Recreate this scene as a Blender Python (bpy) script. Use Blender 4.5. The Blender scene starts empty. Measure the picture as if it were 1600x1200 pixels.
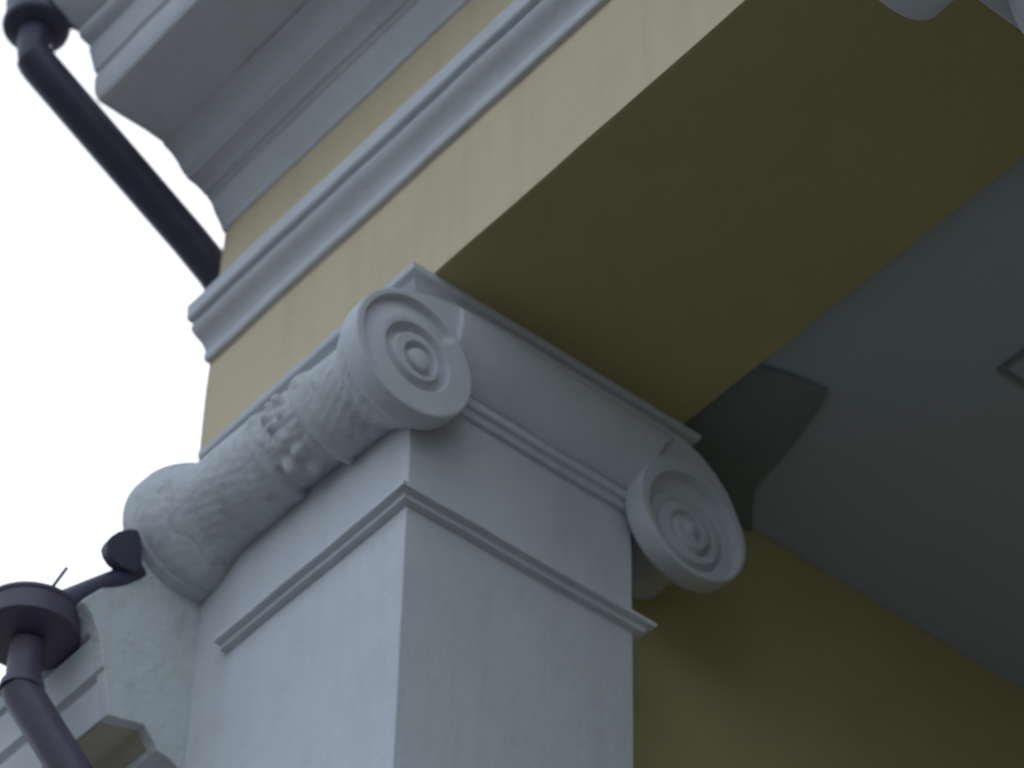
import bpy, bmesh, math, random
from mathutils import Vector, noise, Matrix
random.seed(4)
S = bpy.context.scene
COL = S.collection
Z0 = 6.2                      # height of the pillar's neck moulding above the pavement

# ------------------------------------------------------------------ camera
cam_d = bpy.data.cameras.new('camera'); cam = bpy.data.objects.new('camera', cam_d); COL.objects.link(cam)
CR = Vector((0.63906176, 0.76898727, 0.01608279)); CU = Vector((0.5334443, -0.45818512, 0.71098774)); CF = Vector((-0.55410941, 0.44578581, 0.70302046))
CP = Vector((3.99109244, -2.94798257, -4.59757176 + Z0))
M = Matrix((CR, CU, -CF)).transposed().to_4x4(); M.translation = CP
cam.matrix_world = M
cam_d.sensor_width = 36; cam_d.lens = 118.94; cam_d.clip_end = 2000; cam_d.clip_start = .05
cam_d.dof.use_dof = True; cam_d.dof.focus_distance = 6.05; cam_d.dof.aperture_fstop = 3.0
S.camera = cam

# ------------------------------------------------------------------ sky, sun, exposure
W = bpy.data.worlds.new('World'); S.world = W; W.use_nodes = True
nt = W.node_tree; nt.nodes.clear()
SUN_EL, SUN_ROT = math.radians(50), math.radians(-32)
sky = nt.nodes.new('ShaderNodeTexSky'); sky.sky_type = 'NISHITA'; sky.sun_disc = False
sky.sun_elevation = SUN_EL; sky.sun_rotation = SUN_ROT; sky.dust_density = 4.0; sky.air_density = 1.0; sky.ozone_density = 1.5
mix = nt.nodes.new('ShaderNodeMix'); mix.data_type = 'RGBA'; mix.inputs[0].default_value = .55
cl = nt.nodes.new('ShaderNodeRGB'); cl.outputs[0].default_value = (10.35, 11.85, 13.6, 1)     # even white cloud, in the sky texture's own units
bg = nt.nodes.new('ShaderNodeBackground'); bg.inputs[1].default_value = .1
out = nt.nodes.new('ShaderNodeOutputWorld')
nt.links.new(sky.outputs[0], mix.inputs[6]); nt.links.new(cl.outputs[0], mix.inputs[7])
nt.links.new(mix.outputs[2], bg.inputs[0]); nt.links.new(bg.outputs[0], out.inputs[0])
sd = bpy.data.lights.new('sun', 'SUN'); sd.energy = .8; sd.angle = math.radians(14); sd.color = (1, .97, .92)
so = bpy.data.objects.new('sun', sd); COL.objects.link(so)
sdir = Vector((math.sin(SUN_ROT) * math.cos(SUN_EL), math.cos(SUN_ROT) * math.cos(SUN_EL), math.sin(SUN_EL)))
so.rotation_euler = sdir.to_track_quat('Z', 'Y').to_euler(); so.location = (0, 0, 30)
S.view_settings.view_transform = 'Standard'; S.view_settings.look = 'None'; S.view_settings.gamma = 1
S.view_settings.use_curve_mapping = False; S.view_settings.exposure = .3

# ------------------------------------------------------------------ materials
def mat(name, col, col2=None, rough=.85, nscale=6, stain=None, bump=.25, bscale=60, metallic=0, spec=.3, streak=False, runs=0):
    m = bpy.data.materials.new(name); m.use_nodes = True; t = m.node_tree; N = t.nodes; L = t.links
    b = N['Principled BSDF']; b.inputs['Roughness'].default_value = rough; b.inputs['Metallic'].default_value = metallic
    b.inputs['Specular IOR Level'].default_value = spec
    g = N.new('ShaderNodeNewGeometry')
    mp = N.new('ShaderNodeMapping'); mp.inputs['Scale'].default_value = (1, 1, .35 if streak else 1)
    L.new(g.outputs['Position'], mp.inputs[0])
    n1 = N.new('ShaderNodeTexNoise'); n1.inputs['Scale'].default_value = nscale; n1.inputs['Detail'].default_value = 6; n1.inputs['Roughness'].default_value = .6
    L.new(mp.outputs[0], n1.inputs[0])
    r = N.new('ShaderNodeValToRGB'); r.color_ramp.elements[0].position = .3; r.color_ramp.elements[1].position = .72
    r.color_ramp.elements[0].color = (*(col2 or [c * .86 for c in col]), 1); r.color_ramp.elements[1].color = (*col, 1)
    L.new(n1.outputs[0], r.inputs[0]); last = r.outputs[0]
    if stain:
        n3 = N.new('ShaderNodeTexNoise'); n3.inputs['Scale'].default_value = nscale * 2.3; n3.inputs['Detail'].default_value = 8; n3.inputs['Roughness'].default_value = .7
        n3.inputs['Distortion'].default_value = .6
        L.new(mp.outputs[0], n3.inputs[0])
        r3 = N.new('ShaderNodeValToRGB'); r3.color_ramp.elements[0].position = .52; r3.color_ramp.elements[1].position = .74
        r3.color_ramp.elements[0].color = (0, 0, 0, 1); r3.color_ramp.elements[1].color = (stain[3],) * 3 + (1,)
        L.new(n3.outputs[0], r3.inputs[0])
        mx = N.new('ShaderNodeMix'); mx.data_type = 'RGBA'; L.new(r3.outputs[0], mx.inputs[0]); L.new(last, mx.inputs[6]); mx.inputs[7].default_value = (*stain[:3], 1)
        last = mx.outputs[2]
    if runs:                                     # faint vertical runs and old repairs
        mr = N.new('ShaderNodeMapping'); mr.inputs['Scale'].default_value = (1, 1, .07)
        L.new(g.outputs['Position'], mr.inputs[0])
        n5 = N.new('ShaderNodeTexNoise'); n5.inputs['Scale'].default_value = 17; n5.inputs['Detail'].default_value = 5
        L.new(mr.outputs[0], n5.inputs[0])
        r5 = N.new('ShaderNodeValToRGB'); r5.color_ramp.elements[0].position = .5; r5.color_ramp.elements[1].position = .78
        r5.color_ramp.elements[0].color = (1, 1, 1, 1); r5.color_ramp.elements[1].color = (1 - runs, 1 - runs, 1 - runs * 1.15, 1)
        L.new(n5.outputs[0], r5.inputs[0])
        m5 = N.new('ShaderNodeMix'); m5.data_type = 'RGBA'; m5.blend_type = 'MULTIPLY'; m5.inputs[0].default_value = 1
        L.new(last, m5.inputs[6]); L.new(r5.outputs[0], m5.inputs[7]); last = m5.outputs[2]
    L.new(last, b.inputs['Base Color'])
    if bump:
        n2 = N.new('ShaderNodeTexNoise'); n2.inputs['Scale'].default_value = bscale; n2.inputs['Detail'].default_value = 5
        n4 = N.new('ShaderNodeTexNoise'); n4.inputs['Scale'].default_value = bscale * .14; n4.inputs['Detail'].default_value = 3
        L.new(g.outputs['Position'], n2.inputs[0]); L.new(g.outputs['Position'], n4.inputs[0])
        ma = N.new('ShaderNodeMath'); ma.operation = 'MULTIPLY_ADD'; ma.inputs[1].default_value = 3.0
        L.new(n4.outputs[0], ma.inputs[0]); L.new(n2.outputs[0], ma.inputs[2])
        bp = N.new('ShaderNodeBump'); bp.inputs['Strength'].default_value = bump; bp.inputs['Distance'].default_value = .004
        L.new(ma.outputs[0], bp.inputs['Height']); L.new(bp.outputs[0], b.inputs['Normal'])
    return m
WHITE = mat('white_plaster', (.62, .64, .655), (.56, .58, .595), nscale=3, stain=(.45, .45, .43, .3), runs=.07, bump=.35)
WHITE_OLD = mat('weathered_white_plaster', (.61, .625, .63), (.50, .515, .52), nscale=9, stain=(.28, .28, .25, .7), bump=.8, bscale=45, runs=.10)
GREENISH = mat('damp_white_plaster', (.60, .625, .62), (.52, .545, .53), nscale=5, stain=(.38, .40, .35, .7), bump=1.0, runs=.14)
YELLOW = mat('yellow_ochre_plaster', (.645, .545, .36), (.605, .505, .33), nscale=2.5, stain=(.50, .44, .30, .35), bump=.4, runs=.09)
SHADED_YELLOW = mat('shaded_ochre_plaster', (.455, .39, .185), (.415, .355, .165), nscale=2.0, stain=(.35, .31, .17, .25), bump=.3)  # darker copy of the yellow plaster, with the porch shade put into the colour
GREY = mat('grey_ceiling_plaster', (.44, .49, .545), (.41, .46, .51), nscale=2, bump=.2)
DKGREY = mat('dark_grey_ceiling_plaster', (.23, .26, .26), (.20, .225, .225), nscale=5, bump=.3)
PIPE2 = mat('purple_brown_paint', (.105, .080, .118), (.075, .058, .085), rough=.45, nscale=14, bump=.15, spec=.5)
PIPE = mat('dark_brown_paint', (.058, .052, .090), (.040, .036, .064), rough=.42, nscale=14, bump=.12, spec=.5)
STONE = mat('pavement_stone', (.12, .12, .125), (.09, .09, .095), nscale=1.5, bump=.4, bscale=20)
PALE = mat('pale_ochre_plaster', (.46, .42, .33), (.40, .37, .29), nscale=4, stain=(.33, .31, .26, .4))
ROOF = mat('roof_sheet', (.09, .05, .045), rough=.5, nscale=5)

# ------------------------------------------------------------------ helpers
def jit(p, a=1.0):
    v = noise.noise_vector(p * 2.3) * .0022 + noise.noise_vector(p * 9.0 + Vector((5, 1, 2))) * .0012
    return p + v * a
def tag(o, label=None, cat=None, group=None, kind=None):
    if label: o['label'] = label
    if cat: o['category'] = cat
    if group: o['group'] = group
    if kind: o['kind'] = kind
def thing(name, loc, label, cat, group=None):
    o = bpy.data.objects.new(name, None); COL.objects.link(o); o.location = loc; o.empty_display_size = .1
    tag(o, label, cat, group); return o
def root_of(o):
    while o.parent: o = o.parent
    return o
def mesh(name, V, F, m, parent=None, smooth=True, j=0, bevel=0, angle=38):
    """V in building coordinates (z measured from the neck moulding)"""
    base = root_of(parent).location if parent else Vector((0, 0, 0))
    vs = []
    for v in V:
        p = Vector(v) + Vector((0, 0, Z0))
        if j: p = jit(p, j)
        vs.append(p - base)
    me = bpy.data.meshes.new(name); me.from_pydata(vs, [], F); me.validate()
    bm = bmesh.new(); bm.from_mesh(me); bmesh.ops.recalc_face_normals(bm, faces=bm.faces); bm.to_mesh(me); bm.free()
    if smooth:
        for p in me.polygons: p.use_smooth = True
        me.set_sharp_from_angle(angle=math.radians(angle))
    me.materials.append(m)
    o = bpy.data.objects.new(name, me); COL.objects.link(o); o.parent = parent
    if bevel:
        b = o.modifiers.new('bevel', 'BEVEL'); b.width = bevel; b.segments = 3; b.limit_method = 'ANGLE'; b.angle_limit = math.radians(40)
    return o
def grid_box(name, lo, hi, m, parent=None, step=.12, j=1, bevel=.003, skip=()):
    """a box whose faces are subdivided so that the plaster can wander a little"""
    lo = Vector(lo); hi = Vector(hi)
    n = [max(1, min(60, round((hi[i] - lo[i]) / step))) for i in range(3)]
    V = []; F = []; idx = {}
    def vid(a):
        if a not in idx:
            idx[a] = len(V); V.append([lo[i] + (hi[i] - lo[i]) * a[i] / n[i] for i in range(3)])
        return idx[a]
    for ax in range(3):
        u, w = [k for k in range(3) if k != ax]
        for side in (0, n[ax]):
            if (ax, side > 0) in skip: continue
            for a in range(n[u]):
                for b in range(n[w]):
                    q = []
                    for da, db in ((0, 0), (1, 0), (1, 1), (0, 1)):
                        c = [0, 0, 0]; c[ax] = side; c[u] = a + da; c[w] = b + db; q.append(vid(tuple(c)))
                    F.append(q)
    return mesh(name, V, F, m, parent, j=j, bevel=bevel)
def sweep(name, path, prof, m, parent=None, step=.05, j=1.0, right=1, bevel=0, angle=30, closed_back=True):
    """sweep a profile [(out, z)...] along a plan path [(x, y)...] with mitred corners; out is to the right of travel * right"""
    P = [Vector(p) for p in path]; secs = []
    nrm = []
    for a, b in zip(P, P[1:]):
        d = (b - a).normalized(); nrm.append(Vector((d.y, -d.x)) * right)
    for i in range(len(P) - 1):
        k = max(1, int((P[i + 1] - P[i]).length / step))
        for s in range(k + (1 if i == len(P) - 2 else 0)):
            t = s / k
            if s == 0 and i > 0:
                n = nrm[i - 1] + nrm[i]; n = n / n.dot(nrm[i])
            else: n = nrm[i]
            p = P[i].lerp(P[i + 1], t); o0 = P[i]; 
            # offsets interpolate between mitres
            na = nrm[i] if i == 0 else (nrm[i - 1] + nrm[i]) / (nrm[i - 1] + nrm[i]).dot(nrm[i])
            nb = nrm[i] if i == len(P) - 2 else (nrm[i + 1] + nrm[i]) / (nrm[i + 1] + nrm[i]).dot(nrm[i])
            secs.append((p, na.lerp(nb, t)))
    V = []; F = []; n = len(prof)
    for p, nn in secs:
        for o_, z in prof:
            q = p + nn * o_; V.append((q.x, q.y, z))
    for i in range(len(secs) - 1):
        for k in range(n if closed_back else n - 1):
            a = i * n + k; b = i * n + (k + 1) % n
            F.append((a, b, b + n, a + n))
    F.append(tuple(range(n - 1, -1, -1))); F.append(tuple(range((len(secs) - 1) * n, len(secs) * n)))
    return mesh(name, V, F, m, parent, j=j, bevel=bevel, angle=angle)
def tube(name, pts, rad, m, parent=None, seg=28, caps=True):
    P = [Vector(p) for p in pts]; V = []; F = []
    up = Vector((0.13, .9, .3))
    for i, p in enumerate(P):
        d = (P[min(i + 1, len(P) - 1)] - P[max(i - 1, 0)]).normalized()
        a = d.cross(up).normalized(); b = d.cross(a)
        r = rad[i] if isinstance(rad, (list, tuple)) else rad
        for k in range(seg):
            t = 2 * math.pi * k / seg; V.append(p + a * math.cos(t) * r + b * math.sin(t) * r)
    for i in range(len(P) - 1):
        for k in range(seg):
            F.append((i * seg + k, i * seg + (k + 1) % seg, (i + 1) * seg + (k + 1) % seg, (i + 1) * seg + k))
    if caps: F.append(tuple(range(seg))); F.append(tuple(range((len(P) - 1) * seg, len(P) * seg)))
    return mesh(name, V, F, m, parent)
def lathe(name, c, prof, m, parent=None, seg=48, j=0, axis='z'):
    """revolve [(r, h)...] about an axis through c"""
    V = []; F = []; n = len(prof)
    for k in range(seg):
        t = 2 * math.pi * k / seg; ct, st = math.cos(t), math.sin(t)
        for r, h in prof:
            V.append((c[0] + r * ct, c[1] + r * st, c[2] + h) if axis == 'z' else (c[0] + h, c[1] + r * ct, c[2] + r * st))
    for k in range(seg):
        for i in range(n - 1):
            a = k * n + i; b = ((k + 1) % seg) * n + i; F.append((a, b, b + 1, a + 1))
    return mesh(name, V, F, m, parent, j=j, angle=40)
def sm(a, b, x):
    t = max(0, min(1, (x - a) / (b - a))); return t * t * (3 - 2 * t)

# ------------------------------------------------------------------ setting
def sheet(name, x0, x1, y0, y1, z, m):
    o = mesh(name, [(x0, y0, z), (x1, y0, z), (x1, y1, z), (x0, y1, z)], [(0, 1, 2, 3)], m, None, smooth=False); tag(o, kind='structure'); return o
sheet('ground', -400, 400, -400, 400, -Z0, STONE)

# ------------------------------------------------------------------ entablature over the porch
XW, XE = -.80, 7.0                     # west end and east end of the block
SZ = .585                              # underside of the architrave
ent = thing('entablature', (XW, 0, Z0 + SZ), 'yellow and white entablature with deep white cornice running over the pillar and column', 'entablature')
arch_prof = [(0, SZ), (.0, .66), (.0, .80), (.0, .9), (0, .97), (-.70, .97), (-.705, .585), (-.5, SZ), (-.3, SZ), (-.12, SZ)]
def yp(pr): return [(-y, z) for y, z in pr]
sweep('architrave', [(XW, 0), (XE, 0)], [(0, SZ), (0, .68), (0, .78), (0, .88), (0, .966), (-.20, .966), (-.20, SZ + .03), (-.008, SZ + .010), (-.004, SZ + .001)], YELLOW, ent, step=.06, j=1.6)
grid_box('architrave_soffit', (XW, .0045, SZ - .001), (XE, .706, SZ + .08), SHADED_YELLOW, ent, step=.06, j=1.6, bevel=.003)
sweep('architrave_moulding', [(XW, 0), (XE, 0)],
      [(-.02, .962), (.014, .962), (.018, .970), (.018, .984), (.015, .988), (.020, 1.000), (.028, 1.011), (.040, 1.019), (.049, 1.024), (.058, 1.033), (.062, 1.042), (.060, 1.050), (.056, 1.052),
       (.056, 1.058), (.072, 1.060), (.075, 1.064), (.077, 1.104), (.072, 1.110), (-.02, 1.118)], WHITE, ent, step=.05, j=1.5)
sweep('frieze', [(XW, 0), (XE, 0)], [(-.002, 1.116), (-.002, 1.25), (-.002, 1.35), (-.002, 1.44), (-.2, 1.44), (-.2, 1.116)], YELLOW, ent, step=.06, j=1.5)
sweep('bed_moulding', [(XW - .003, 0), (XE, 0)],
      [(-.05, 1.412), (.004, 1.414), (.008, 1.424), (.018, 1.440), (.030, 1.455), (.040, 1.476), (.048, 1.490), (.056, 1.492), (.058, 1.499), (.064, 1.502), (.068, 1.500), (.080, 1.509), (.098, 1.516), (.116, 1.519),
       (.122, 1.521), (.124, 1.527), (.131, 1.530), (.140, 1.538), (.152, 1.555), (.168, 1.570), (.186, 1.581), (.20, 1.586), (.20, 1.66), (-.05, 1.66)], WHITE, ent, step=.06, j=1.6)
sweep('corona', [(XW, 0), (XE, 0)],
      [(.201, 1.587), (.26, 1.590), (.33, 1.592), (.390, 1.594), (.399, 1.598), (.408, 1.612), (.412, 1.640), (.413, 1.672), (.409, 1.677), (.409, 1.684), (.418, 1.687), (.422, 1.700), (.436, 1.745), (.440, 1.753),
       (.436, 1.757), (.437, 1.764), (.462, 1.772), (.470, 1.781), (.472, 1.80), (.201, 1.80)], WHITE, ent, step=.06, j=3.6)
sweep('cornice_crown', [(XW, 0), (XE, 0)],
      [(.21, 1.801), (.470, 1.801), (.484, 1.806), (.505, 1.818), (.53, 1.835), (.553, 1.850), (.566, 1.872), (.568, 1.93), (.21, 1.97)], WHITE, ent, step=.07, j=1.5)
# building block behind, above the porch
blk = thing('building', (XW, .2, Z0 + .6), 'yellow upper wall mass of the building behind the entablature', 'building')
grid_box('wall', (XW, .201, .66), (XE, 6, 2.6), YELLOW, blk, step=.5, j=1)
mesh('roof', [(XW - .15, -.5, 1.975), (XE, -.5, 1.975), (XE, 6, 3.4), (XW - .15, 6, 3.4), (XW - .15, -.5, 1.99), (XE, -.5, 1.99), (XE, 6, 3.43), (XW - .15, 6, 3.43)],
     [(0, 1, 2, 3), (7, 6, 5, 4), (0, 4, 5, 1), (1, 5, 6, 2), (2, 6, 7, 3), (3, 7, 4, 0)], ROOF, blk, smooth=False)

# ------------------------------------------------------------------ porch ceiling, walls
CZ = .64
ceil = grid_box('ceiling', (-.60, .706, CZ), (XE, 4.2, CZ + .015), GREY, None, step=.15, j=.6, bevel=0); tag(ceil, kind='structure')
def slab(name, pts, z0, z1, m, parent, bevel=.004, j=.6):
    n = len(pts); V = [(x, y, z0) for x, y in pts] + [(x, y, z1) for x, y in pts]
    F = [tuple(range(n)), tuple(range(n, 2 * n))] + [(i, (i + 1) % n, n + (i + 1) % n, n + i) for i in range(n)]
    return mesh(name, V, F, m, parent, bevel=bevel, j=j)
slab('dark_corner_patch', [(-.135, .708), (.262, .708), (.267, .746), (.291, .818), (.306, .908), (.262, .925), (.205, .943), (.14, .962), (.071, .977), (.02, .987), (-.022, .995), (-.07, 1.03), (-.135, 1.088)], CZ - .02, CZ + .004, DKGREY, ceil, bevel=.003)  # thin darker grey slab just below the ceiling, in the corner
# a shallow rimmed panel further in
px0, px1, py0, py1 = .588, 2.2, 1.145, 2.6
def ring(name, x0, x1, y0, y1, w, z0, z1, m, parent):
    V = []
    for z in (z0, z1):
        V += [(x0, y0, z), (x1, y0, z), (x1, y1, z), (x0, y1, z), (x0 + w, y0 + w, z), (x1 - w, y0 + w, z), (x1 - w, y1 - w, z), (x0 + w, y1 - w, z)]
    F = []
    for i in range(4):
        k = (i + 1) % 4
        F += [(i, k, 4 + k, 4 + i), (8 + i, 8 + k, 12 + k, 12 + i), (i, k, 8 + k, 8 + i), (4 + i, 4 + k, 12 + k, 12 + i)]
    return mesh(name, V, F, m, parent, bevel=.002)
ring('panel_rim', px0, px1, py0, py1, .016, CZ - .007, CZ + .004, DKGREY, ceil)
WX = -.138
wall = thing('porch_wall', (WX, 1, 0), 'yellow porch side wall, shade in its colour, behind the white pillar', 'wall')
grid_box('wall_face', (WX - .3, .601, -Z0 + .001), (WX, 4.2, CZ - .001), SHADED_YELLOW, wall, step=.3, j=.8)
back = thing('unseen_back_wall', (3, 4.2, 0), 'unseen yellow back wall, added to keep the porch dim', 'wall')  # out of view, added to close off the light inside the porch
grid_box('wall_face', (WX + .001, 4.202, -Z0 + .001), (XE, 4.4, CZ + .1), SHADED_YELLOW, back, step=.5, j=.8)

# ------------------------------------------------------------------ volutes, bolsters, abacus
R0 = .150
def volute(parent, cx, cy, cz, style, m, R=R0, face=1):
    """disc in the y-z plane facing +x (face=1) or -x; relief is carved into the face. A little taller than wide, as its coil runs up into the capital"""
    nr, na = 72, 150; V = []; F = []
    def out_z(t): return 1.045 + .075 * max(0, math.sin(t))
    def h(r, t):
        y = r * math.cos(t); z = r * math.sin(t) * out_z(t); d = 0
        if style == 1:
            tt = (t - math.radians(40)) % (2 * math.pi)
            if tt < math.radians(220):                  # outer channel dying out on the left
                f = sm(0, .2, tt) * (1 - sm(math.radians(115), math.radians(210), tt))
                rc = .895 - .05 * tt / math.radians(200)
                d -= .017 * f * sm(rc + .03, rc, r) * (1 - sm(.0, .34, rc - r))
            for oy, oz, rc, w, dp in ((.055, -.05, .47, .085, .023), (.10, -.07, .225, .055, .019)):
                q = math.hypot(y - oy, (z - oz) / 1.06); tq = math.atan2(z - oz, y - oy)
                u = abs(q - rc - .015 * math.cos(tq - 2.2)) / w
                if u < 1: d -= dp * (1 - u ** 2.2) * (.72 + .28 * abs(math.sin(tq + .2)))
            q = math.hypot(y - .10, z + .07)
            if q < .18: d += .004 * (1 - (q / .18) ** 2)
        else:
            q = math.hypot((y - .03) / 1.0, (z + .10) / 1.06); tq = math.atan2(z + .10, y - .03)
            d -= .026 * sm(.87, .85, q)                # sunk face inside a heavy rim
            d += .009 * sm(.72, .18, q)
            tw = ((tq - math.radians(300)) / (2 * math.pi)) % 1
            for k in range(4):                          # spiral coil
                rc = .15 + .225 * (k + tw)
                if rc > .78: continue
                u = abs(q - rc) / .058
                if u < 1: d -= .018 * (1 - u ** 2) * (.65 + .35 * math.sin(tq * 1.0 + .9 + k))
            if q < .12: d += .010 * (1 - (q / .12) ** 2)
        return d
    for i in range(nr + 1):
        r = i / nr
        for k in range(na):
            t = 2 * math.pi * k / na
            edge = -.0025 * sm(.97, 1.0, r)
            V.append((cx + face * (h(r, t) + edge), cy + R * r * math.cos(t), cz + R * r * math.sin(t) * out_z(t)))
    for i in range(nr):
        for k in range(na):
            a = i * na + k; b = i * na + (k + 1) % na; F.append((a, b, b + na, a + na))
    o = nr * na
    for s, (dx, rr) in enumerate(((-.007, 1.004), (-.014, 1.004), (-.030, 1.0), (-.048, .995), (-.055, .985), (-.060, .95), (-.062, .8))):
        base = len(V)
        for k in range(na):
            t = 2 * math.pi * k / na
            V.append((cx + face * dx, cy + R * rr * math.cos(t), cz + R * rr * math.sin(t) * out_z(t)))
        for k in range(na): F.append((o + k, o + (k + 1) % na, base + (k + 1) % na, base + k))
        o = base
    F.append(tuple(range(o, o + na)))
    return mesh('volute', V, F, m, parent, j=.8, angle=36)
KNOT = [(128, -.010, .022, .20, .016), (146, -.040, .020, .13, .010), (158, .004, .026, .14, .016), (176, -.030, .020, .15, .014), (188, .022, .012, .12, .012), (199, -.006, .024, .13, .016),
        (222, .000, .017, .22, .022), (243, .022, .018, .16, .016), (252, -.018, .030, .20, .018), (272, .014, .024, .2, .02), (110, .01, .02, .2, .02)]
def bolster(parent, x0, x1, cy, cz, m, side=-1, R=R0, detail=True, bc=.5, rise=0):
    """pulvinus between two volutes along x, x0 > x1, pinched by a knotted belt"""
    n, seg = (190, 150) if detail else (60, 60)
    L = x0 - x1; V = []; F = []; hw = .072
    for i in range(n + 1):
        s = i / n; x = x0 - L * s
        e = min(s, 1 - s) * L
        f = 1 - (sm(.0, .09 if detail else .035, e) if s < .5 else sm(.02, .14, e))
        r0 = (.1075 if detail else .088) + (.036 if s < .5 and detail else .047) * f
        if s > .5: r0 += .004 * sm(.5, .75, s)
        zc = cz + rise * s + (.010 * math.sin(math.pi * s) if detail else 0); b = (x - (x0 - L * bc)); ab = abs(b)
        for k in range(seg):
            t = 2 * math.pi * k / seg; rr = r0
            bb = b + .012 * math.cos(t * 2 + 1)                      # the belt wanders a little
            ab = abs(bb)
            lip = math.exp(-((bb - hw - .010) / .012) ** 2) * .010 + math.exp(-((bb + hw + .008) / .014) ** 2) * .003
            cut = math.exp(-((bb - hw + .004) / .007) ** 2) * .010 + math.exp(-((bb + hw - .003) / .005) ** 2) * .008
            if detail:
                rr += lip - cut
                if ab < hw:
                    rr -= .013 * (1 - sm(hw * .86, hw, ab))
                    td = math.degrees(t)
                    for dg, dx, amp, st, sx in KNOT:
                        dt = math.radians(td - dg)
                        if abs(dt) > .8: continue
                        u = (dt / st) ** 2 + ((b - dx) / sx) ** 2
                        if u < 4: rr += amp * .85 * math.exp(-u ** 1.5)
                    rr += noise.noise(Vector((x * 34, t * 6, 7))) * .004
                else:
                    w = sm(hw, hw * 1.8, ab)
                    tt = t + 3.0 * ab
                    st = math.sin(tt * 26 + 2.5 * noise.noise(Vector((x * 12, t * 3, 2))))
                    rr += w * (.0005 * st * sm(.1, -.5, math.sin(t)) + noise.noise(Vector((x * 11, t * 2.0, cz))) * .0018 + noise.noise(Vector((x * 48, t * 9, 3))) * .0010)
                    cr = (x - (x1 + .085) - .02 * noise.noise(Vector((t * 3, 1, 1))) - .006 * math.sin(t * 9))   # hairline crack near the far end
                    rr -= .004 * math.exp(-(cr / .0035) ** 2)
            V.append((x, cy + rr * math.cos(t), zc + rr * math.sin(t)))
    for i in range(n):
        for k in range(seg):
            a = i * seg + k; b_ = i * seg + (k + 1) % seg; F.append((a, b_, b_ + seg, a + seg))
    F.append(tuple(range(seg))); F.append(tuple(range(n * seg, (n + 1) * seg)))
    return mesh('bolster', V, F, m, parent, j=.8, angle=70)
VY1, VY2, VZ = -.052, .712, .295
XF = .075
XL = -.735; ZL = .036
ABX = [(-.02, .527), (.010, .528), (.014, .534), (.016, .540), (.024, .548), (.034, .556), (.038, .561), (.044, .563), (.053, .566), (.055, .570), (.056, .583), (-.02, .583)]

# ------------------------------------------------------------------ the square corner pillar
pil = thing('pillar', (-.37, .3, 0), 'square white corner pillar with scrolled capital carrying the yellow beam', 'pillar')
grid_box('shaft', (-.73, 0, -Z0 + .001), (0, .6, .5), WHITE, pil, step=.11, j=1.3, bevel=.004)
sweep('neck_moulding', [(-.605, 0), (0, 0), (0, .6), (-.137, .6)],
      [(-.012, -.044), (.001, -.043), (.016, -.041), (.0175, -.039), (.018, -.032), (.019, -.030), (.033, -.028), (.0348, -.026), (.035, -.018), (.031, -.014), (-.012, -.010)],
      WHITE, pil, step=.04, j=1.0)
def place_capital(pil, m1, m2):
    # capital
    sweep('abacus', [(-.715, -.0), (0, 0), (0, .70), (-.137, .70)], ABX, m1, pil, step=.05, j=1.0)
    grid_box('capital_core', (-.74, -.018, .31), (.004, .70, .5265), m1, pil, step=.12, j=.6)
    def arc(cy, d0, d1, rr, n=14):
        q = []
        for i in range(n + 1):
            t = math.radians(d0 + (d1 - d0) * i / n)
            q.append((cy + R0 * rr * math.cos(t), VZ + R0 * rr * math.sin(t) * (1.045 + .075 * max(0, math.sin(t)))))
        return q
    fp = arc(VY1, 128, 42, .955) + [(.10, .430), (.57, .436)] + arc(VY2, 140, 28, .955) + \
         [(.838, .40), (.818, .437), (.785, .472), (.745, .502), (.70, .518), (.64, .5262), (.20, .5262), (.12, .521), (.05, .511), (-.01, .496), (-.06, .478), (-.11, .452)]
    nf = len(fp); V = [(.069, y, z) for y, z in fp] + [(.016, y, z) for y, z in fp]
    mesh('channel_fillet', V, [tuple(range(nf)), tuple(range(nf, 2 * nf))] + [(i, (i + 1) % nf, nf + (i + 1) % nf, nf + i) for i in range(nf)], m1, pil, j=1, bevel=.004)
    # cushion between the two scrolls
    cush = [(-.01, .3255), (.022, .327), (.034, .338), (.050, .360), (.066, .388), (.078, .420), (.084, .450), (.084, .480), (.076, .503), (.060, .518), (.045, .5262), (-.01, .5262)]
    cu = sweep('cushion', [(0, .062), (0, .612)], cush, m1, pil, step=.04, j=1.0, angle=40)
    for v in cu.data.vertices:                # its far end is cut to the curve of the scroll
        z = v.co.z - Z0; y = v.co.y + root_of(cu).location.y
        v.co.y += .052 * sm(.42, .525, z) * sm(.45, .612, y)
    # double ledge under the cushion
    sweep('ledge', [(0, .03), (0, .6005)], [(-.01, .279), (.011, .281), (.013, .284), (.0135, .294), (.016, .297), (.025, .299), (.027, .302), (.0275, .316), (.022, .3245), (-.01, .325)], m1, pil, step=.04, j=.8)
    volute(pil, XF, VY1, VZ, 1, m1)
    v2 = volute(pil, XF, VY2, VZ, 2, m1); v2['label'] = 'scroll with a raised rim and many narrow coils'
    volute(pil, XL - .012, VY1, VZ + ZL, 1, m2, R=.158, face=-1)
    bolster(pil, XF - .055, XL + .03, VY1, VZ, m2, side=-1, bc=.41, rise=ZL)
    bolster(pil, XF - .055, WX - .26, VY2, VZ + .01, m1, side=1, detail=False)
place_capital(pil, WHITE, WHITE_OLD)

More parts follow.
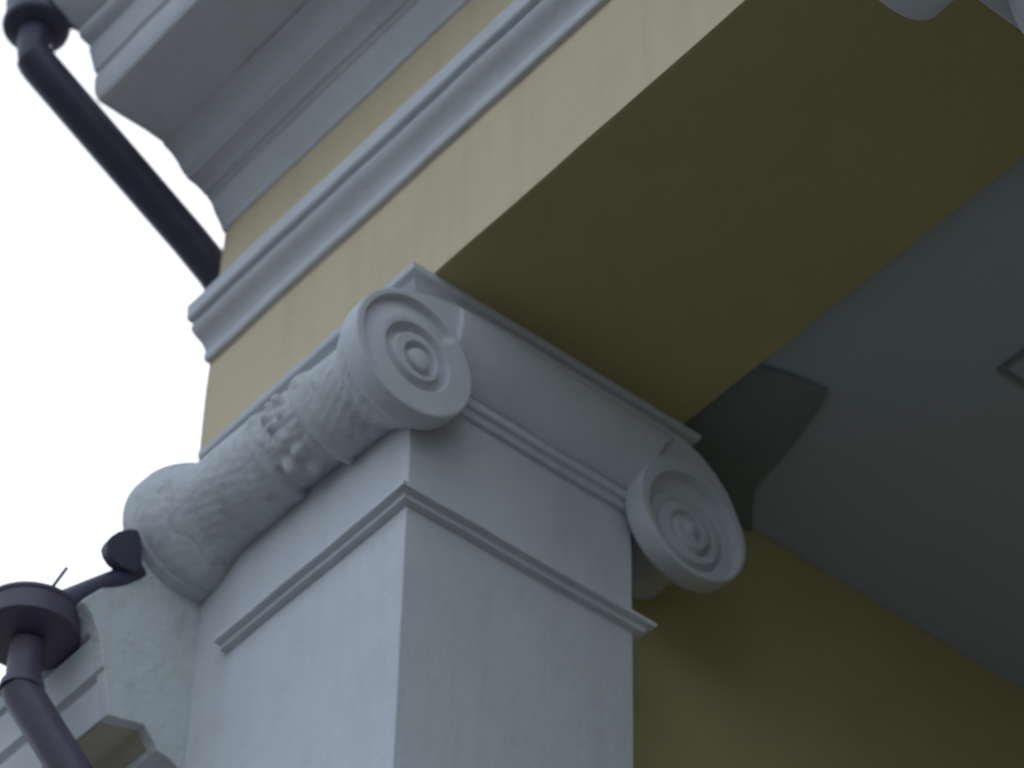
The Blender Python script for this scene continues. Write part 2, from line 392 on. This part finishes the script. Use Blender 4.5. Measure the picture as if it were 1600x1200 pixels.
# ------------------------------------------------------------------ the column at the right
CX, CY = 1.86, .33
colm = thing('column', (CX, CY, 0), 'round white column at the upper right, its scrolled capital partly out of frame', 'column')
lathe('shaft', (CX, CY, 0), [(.33, -Z0 + .25), (.325, -4), (.30, -2), (.270, -.4), (.266, -.02), (.272, .02), (.29, .04)], WHITE, colm, seg=72, j=.8)
lathe('base', (CX, CY, 0), [(.01, -Z0 + .001), (.42, -Z0 + .001), (.42, -Z0 + .12), (.39, -Z0 + .14), (.40, -Z0 + .18), (.37, -Z0 + .24), (.33, -Z0 + .26), (.01, -Z0 + .26)], WHITE, colm, seg=72)
lathe('echinus', (CX, CY, 0), [(.28, .035), (.305, .045), (.315, .06), (.305, .075), (.30, .085), (.32, .10), (.345, .14), (.36, .19), (.36, .22), (.30, .24), (.1, .24)], WHITE, colm, seg=72, j=.8)
grid_box('abacus', (CX - .43, -.055, .527), (CX + .43, .715, .5835), WHITE, colm, step=.1, j=1, bevel=.01)
grid_box('capital_core', (CX - .36, -.015, .23), (CX + .36, .675, .526), WHITE, colm, step=.1, j=1)
for yy in (-.05, .71):
    volute(colm, CX + .43, yy, .295, 1, WHITE)
    volute(colm, CX - .43, yy, .295, 1, WHITE, face=-1)
    bolster(colm, CX + .375, CX - .375, yy, .295, WHITE, side=-1, detail=False)

# ------------------------------------------------------------------ lower wing at the left with its cornice
wing = thing('side_wing', (-2.5, 0, 0), 'lower white wing whose moulded cornice ends against the pillar', 'building')
WXE = -.72
wp = [(-.017, -.30), (.035, -.27), (.071, -.262), (.074, -.256), (.086, -.240), (.098, -.225), (.109, -.214), (.120, -.217), (.150, -.226), (.194, -.235), (.197, -.230), (.205, -.19), (.214, -.155), (.216, -.128), (.224, -.123),
      (.226, -.10), (.234, -.065), (.242, -.039), (.250, -.030), (.262, -.005), (.280, .008), (.289, .014)]
def sec(name, pr, x0, x1, m, step=.08, j=1.2):
    V = []; F = []; n = len(pr); k = max(1, int((x1 - x0) / step))
    for i in range(k + 1):
        x = x0 + (x1 - x0) * i / k
        for o_, z in pr: V.append((x, -o_, z))
    for i in range(k):
        for q in range(n):
            a = i * n + q; b = i * n + (q + 1) % n; F.append((a, b, b + n, a + n))
    F.append(tuple(range(n))); F.append(tuple(range(k * n, (k + 1) * n)))
    return mesh(name, V, F, m, wing, j=j, angle=28)
sec('lower_moulding', [(-.2, -.55), (-.02, -.55), (-.018, -.34)] + wp[1:3] + [(.074, -.245), (-.2, -.245)], -5, WXE - .03, WHITE)
sec('soffit', [(-.2, -.244), (.074, -.244), (.098, -.226), (.109, -.2165), (.150, -.228), (.192, -.234), (.192, -.18), (-.2, -.18)], -5, WXE - .03, PALE)
sec('fascia', [(-.2, -.179), (.1, -.179), (.193, -.179), (.194, -.234), (.197, -.232), (.205, -.19), (.214, -.156), (.208, -.153), (.207, -.132), (.224, -.125), (.226, -.10), (.234, -.065), (.242, -.042), (.232, -.038), (.232, -.030), (.25, -.028), (.262, -.005), (.280, .006), (-.2, .006)], -5, WXE - .03, WHITE)
# end slab that closes the cornice against the pillar
sl = wp + [(.285, .024), (.24, .085), (.195, .150), (.17, .20), (.12, .23), (.05, .24), (-.06, .24), (-.06, -1.2), (-.03, -1.2), (-.022, -.5)]
nV = len(sl); V = [(WXE, -a, z) for a, z in sl] + [(WXE - .032, -a, z) for a, z in sl]
mesh('end_slab', V, [tuple(range(nV)), tuple(range(nV, 2 * nV))] + [(i, (i + 1) % nV, nV + (i + 1) % nV, nV + i) for i in range(nV)], GREENISH, wing, j=1.6, bevel=.003)
grid_box('wall', (-5, .022, -Z0 + .001), (WXE - .033, 3, -.246), YELLOW, wing, step=.4, j=1)
mesh('roof', [(-5, -.27, .008), (WXE - .035, -.27, .008), (WXE - .035, 3, .5), (-5, 3, .5), (-5, -.27, .02), (WXE - .035, -.27, .02), (WXE - .035, 3, .53), (-5, 3, .53)],
     [(0, 1, 2, 3), (7, 6, 5, 4), (0, 4, 5, 1), (1, 5, 6, 2), (2, 6, 7, 3), (3, 7, 4, 0)], ROOF, wing, smooth=False)

# ------------------------------------------------------------------ rainwater pipes
def hopper(parent, c, R, hh, outlet_r, m):
    """c is the centre of the hopper's underside"""
    lathe('hopper', c, [(.004, -.013), (outlet_r, -.012), (R * .6, -.008), (R * .93, 0), (R * 1.0, .006), (R * 1.03, .016), (R * .99, .026), (R * .985, hh * .8), (R * 1.03, hh * .85), (R * 1.03, hh), (R * .96, hh), (R * .93, .04), (outlet_r * .9, .02)], m, parent, seg=64)
dp = thing('downpipe', (-.88, -.52, Z0 + 1.7), 'dark downpipe slanting down from a round hopper under the main cornice', 'drainpipe', None)
c1 = (-.884, -.548, 1.822)
hopper(dp, c1, .082, .11, .036, PIPE)
tube('outlet', [(c1[0], c1[1], c1[2] - .004), (c1[0], c1[1] + .004, 1.75), (c1[0], c1[1] + .012, 1.712), (c1[0], c1[1] + .018, 1.700)], [.042, .041, .041, .042], PIPE, dp)
tube('pipe', [(-.877, -.548, 1.722), (-.876, -.525, 1.700), (-.874, -.30, 1.562), (-.872, -.05, 1.410), (-.874, .036, 1.356), (-.88, .09, 1.31), (-.88, .11, 1.24), (-.88, .11, .4)], [.046, .049, .049, .048, .048, .047, .047, .047], PIPE, dp)
lp = thing('downpipe', (-.83, -.34, Z0 - .1), 'purple brown downpipe and round hopper beside the lower white cornice', 'drainpipe', None)
c2 = (-.845, -.335, -.035)
lathe('hopper', c2, [(.004, -.004), (.09, .0), (.104, .001), (.1075, .003), (.108, .008), (.107, .054), (.111, .057), (.111, .065), (.10, .065), (.095, .03), (.01, .03)], PIPE2, lp, seg=72)
lathe('collar', (c2[0], c2[1] + .002, -.168), [(.035, -.004), (.046, -.006), (.0475, 0), (.046, .012), (.037, .016)], PIPE2, lp, seg=40)
tube('outlet', [(c2[0], c2[1], -.05), (c2[0], c2[1], -.12), (c2[0], c2[1] + .004, -.165)], [.037, .037, .038], PIPE2, lp)
tube('pipe', [(c2[0], c2[1] - .002, -.160), (c2[0], c2[1] + .012, -.185), (-.775, -.18, -.42), (-.755, -.075, -.56), (-.75, -.05, -.64), (-.75, -.05, -3)], [.043, .043, .041, .041, .041, .041], PIPE2, lp)
gt = thing('roof_gutter', (-.75, -.25, Z0 + .1), 'short dark gutter spout leading to the lower hopper from the scrolled capital end', 'gutter')
tube('spout', [(-.735, -.152, .182), (-.736, -.170, .168), (-.738, -.205, .132), (-.75, -.262, .074), (-.775, -.305, .03)], [.018, .024, .026, .027, .032], PIPE, gt)
gp = [(-.165, .165), (-.185, .140), (-.205, .138), (-.228, .136), (-.250, .143), (-.266, .158), (-.274, .178), (-.270, .196), (-.262, .212), (-.245, .236), (-.215, .262), (-.185, .275)]
V = [(-.700, -.19 + (a + .19) * .88, .165 + (z - .165) * .9) for a, z in gp] + [(-.730, -.19 + (a + .19) * .84, .168 + (z - .165) * .86) for a, z in gp]; k = len(gp)
mesh('trough_end', V, [tuple(range(k)), tuple(range(k, 2 * k))] + [(i, (i + 1) % k, k + (i + 1) % k, k + i) for i in range(k)], PIPE, gt, bevel=.004)
tube('pin', [(-.80, -.333, .06), (-.80, -.295, .157)], .004, PIPE, gt, seg=10)
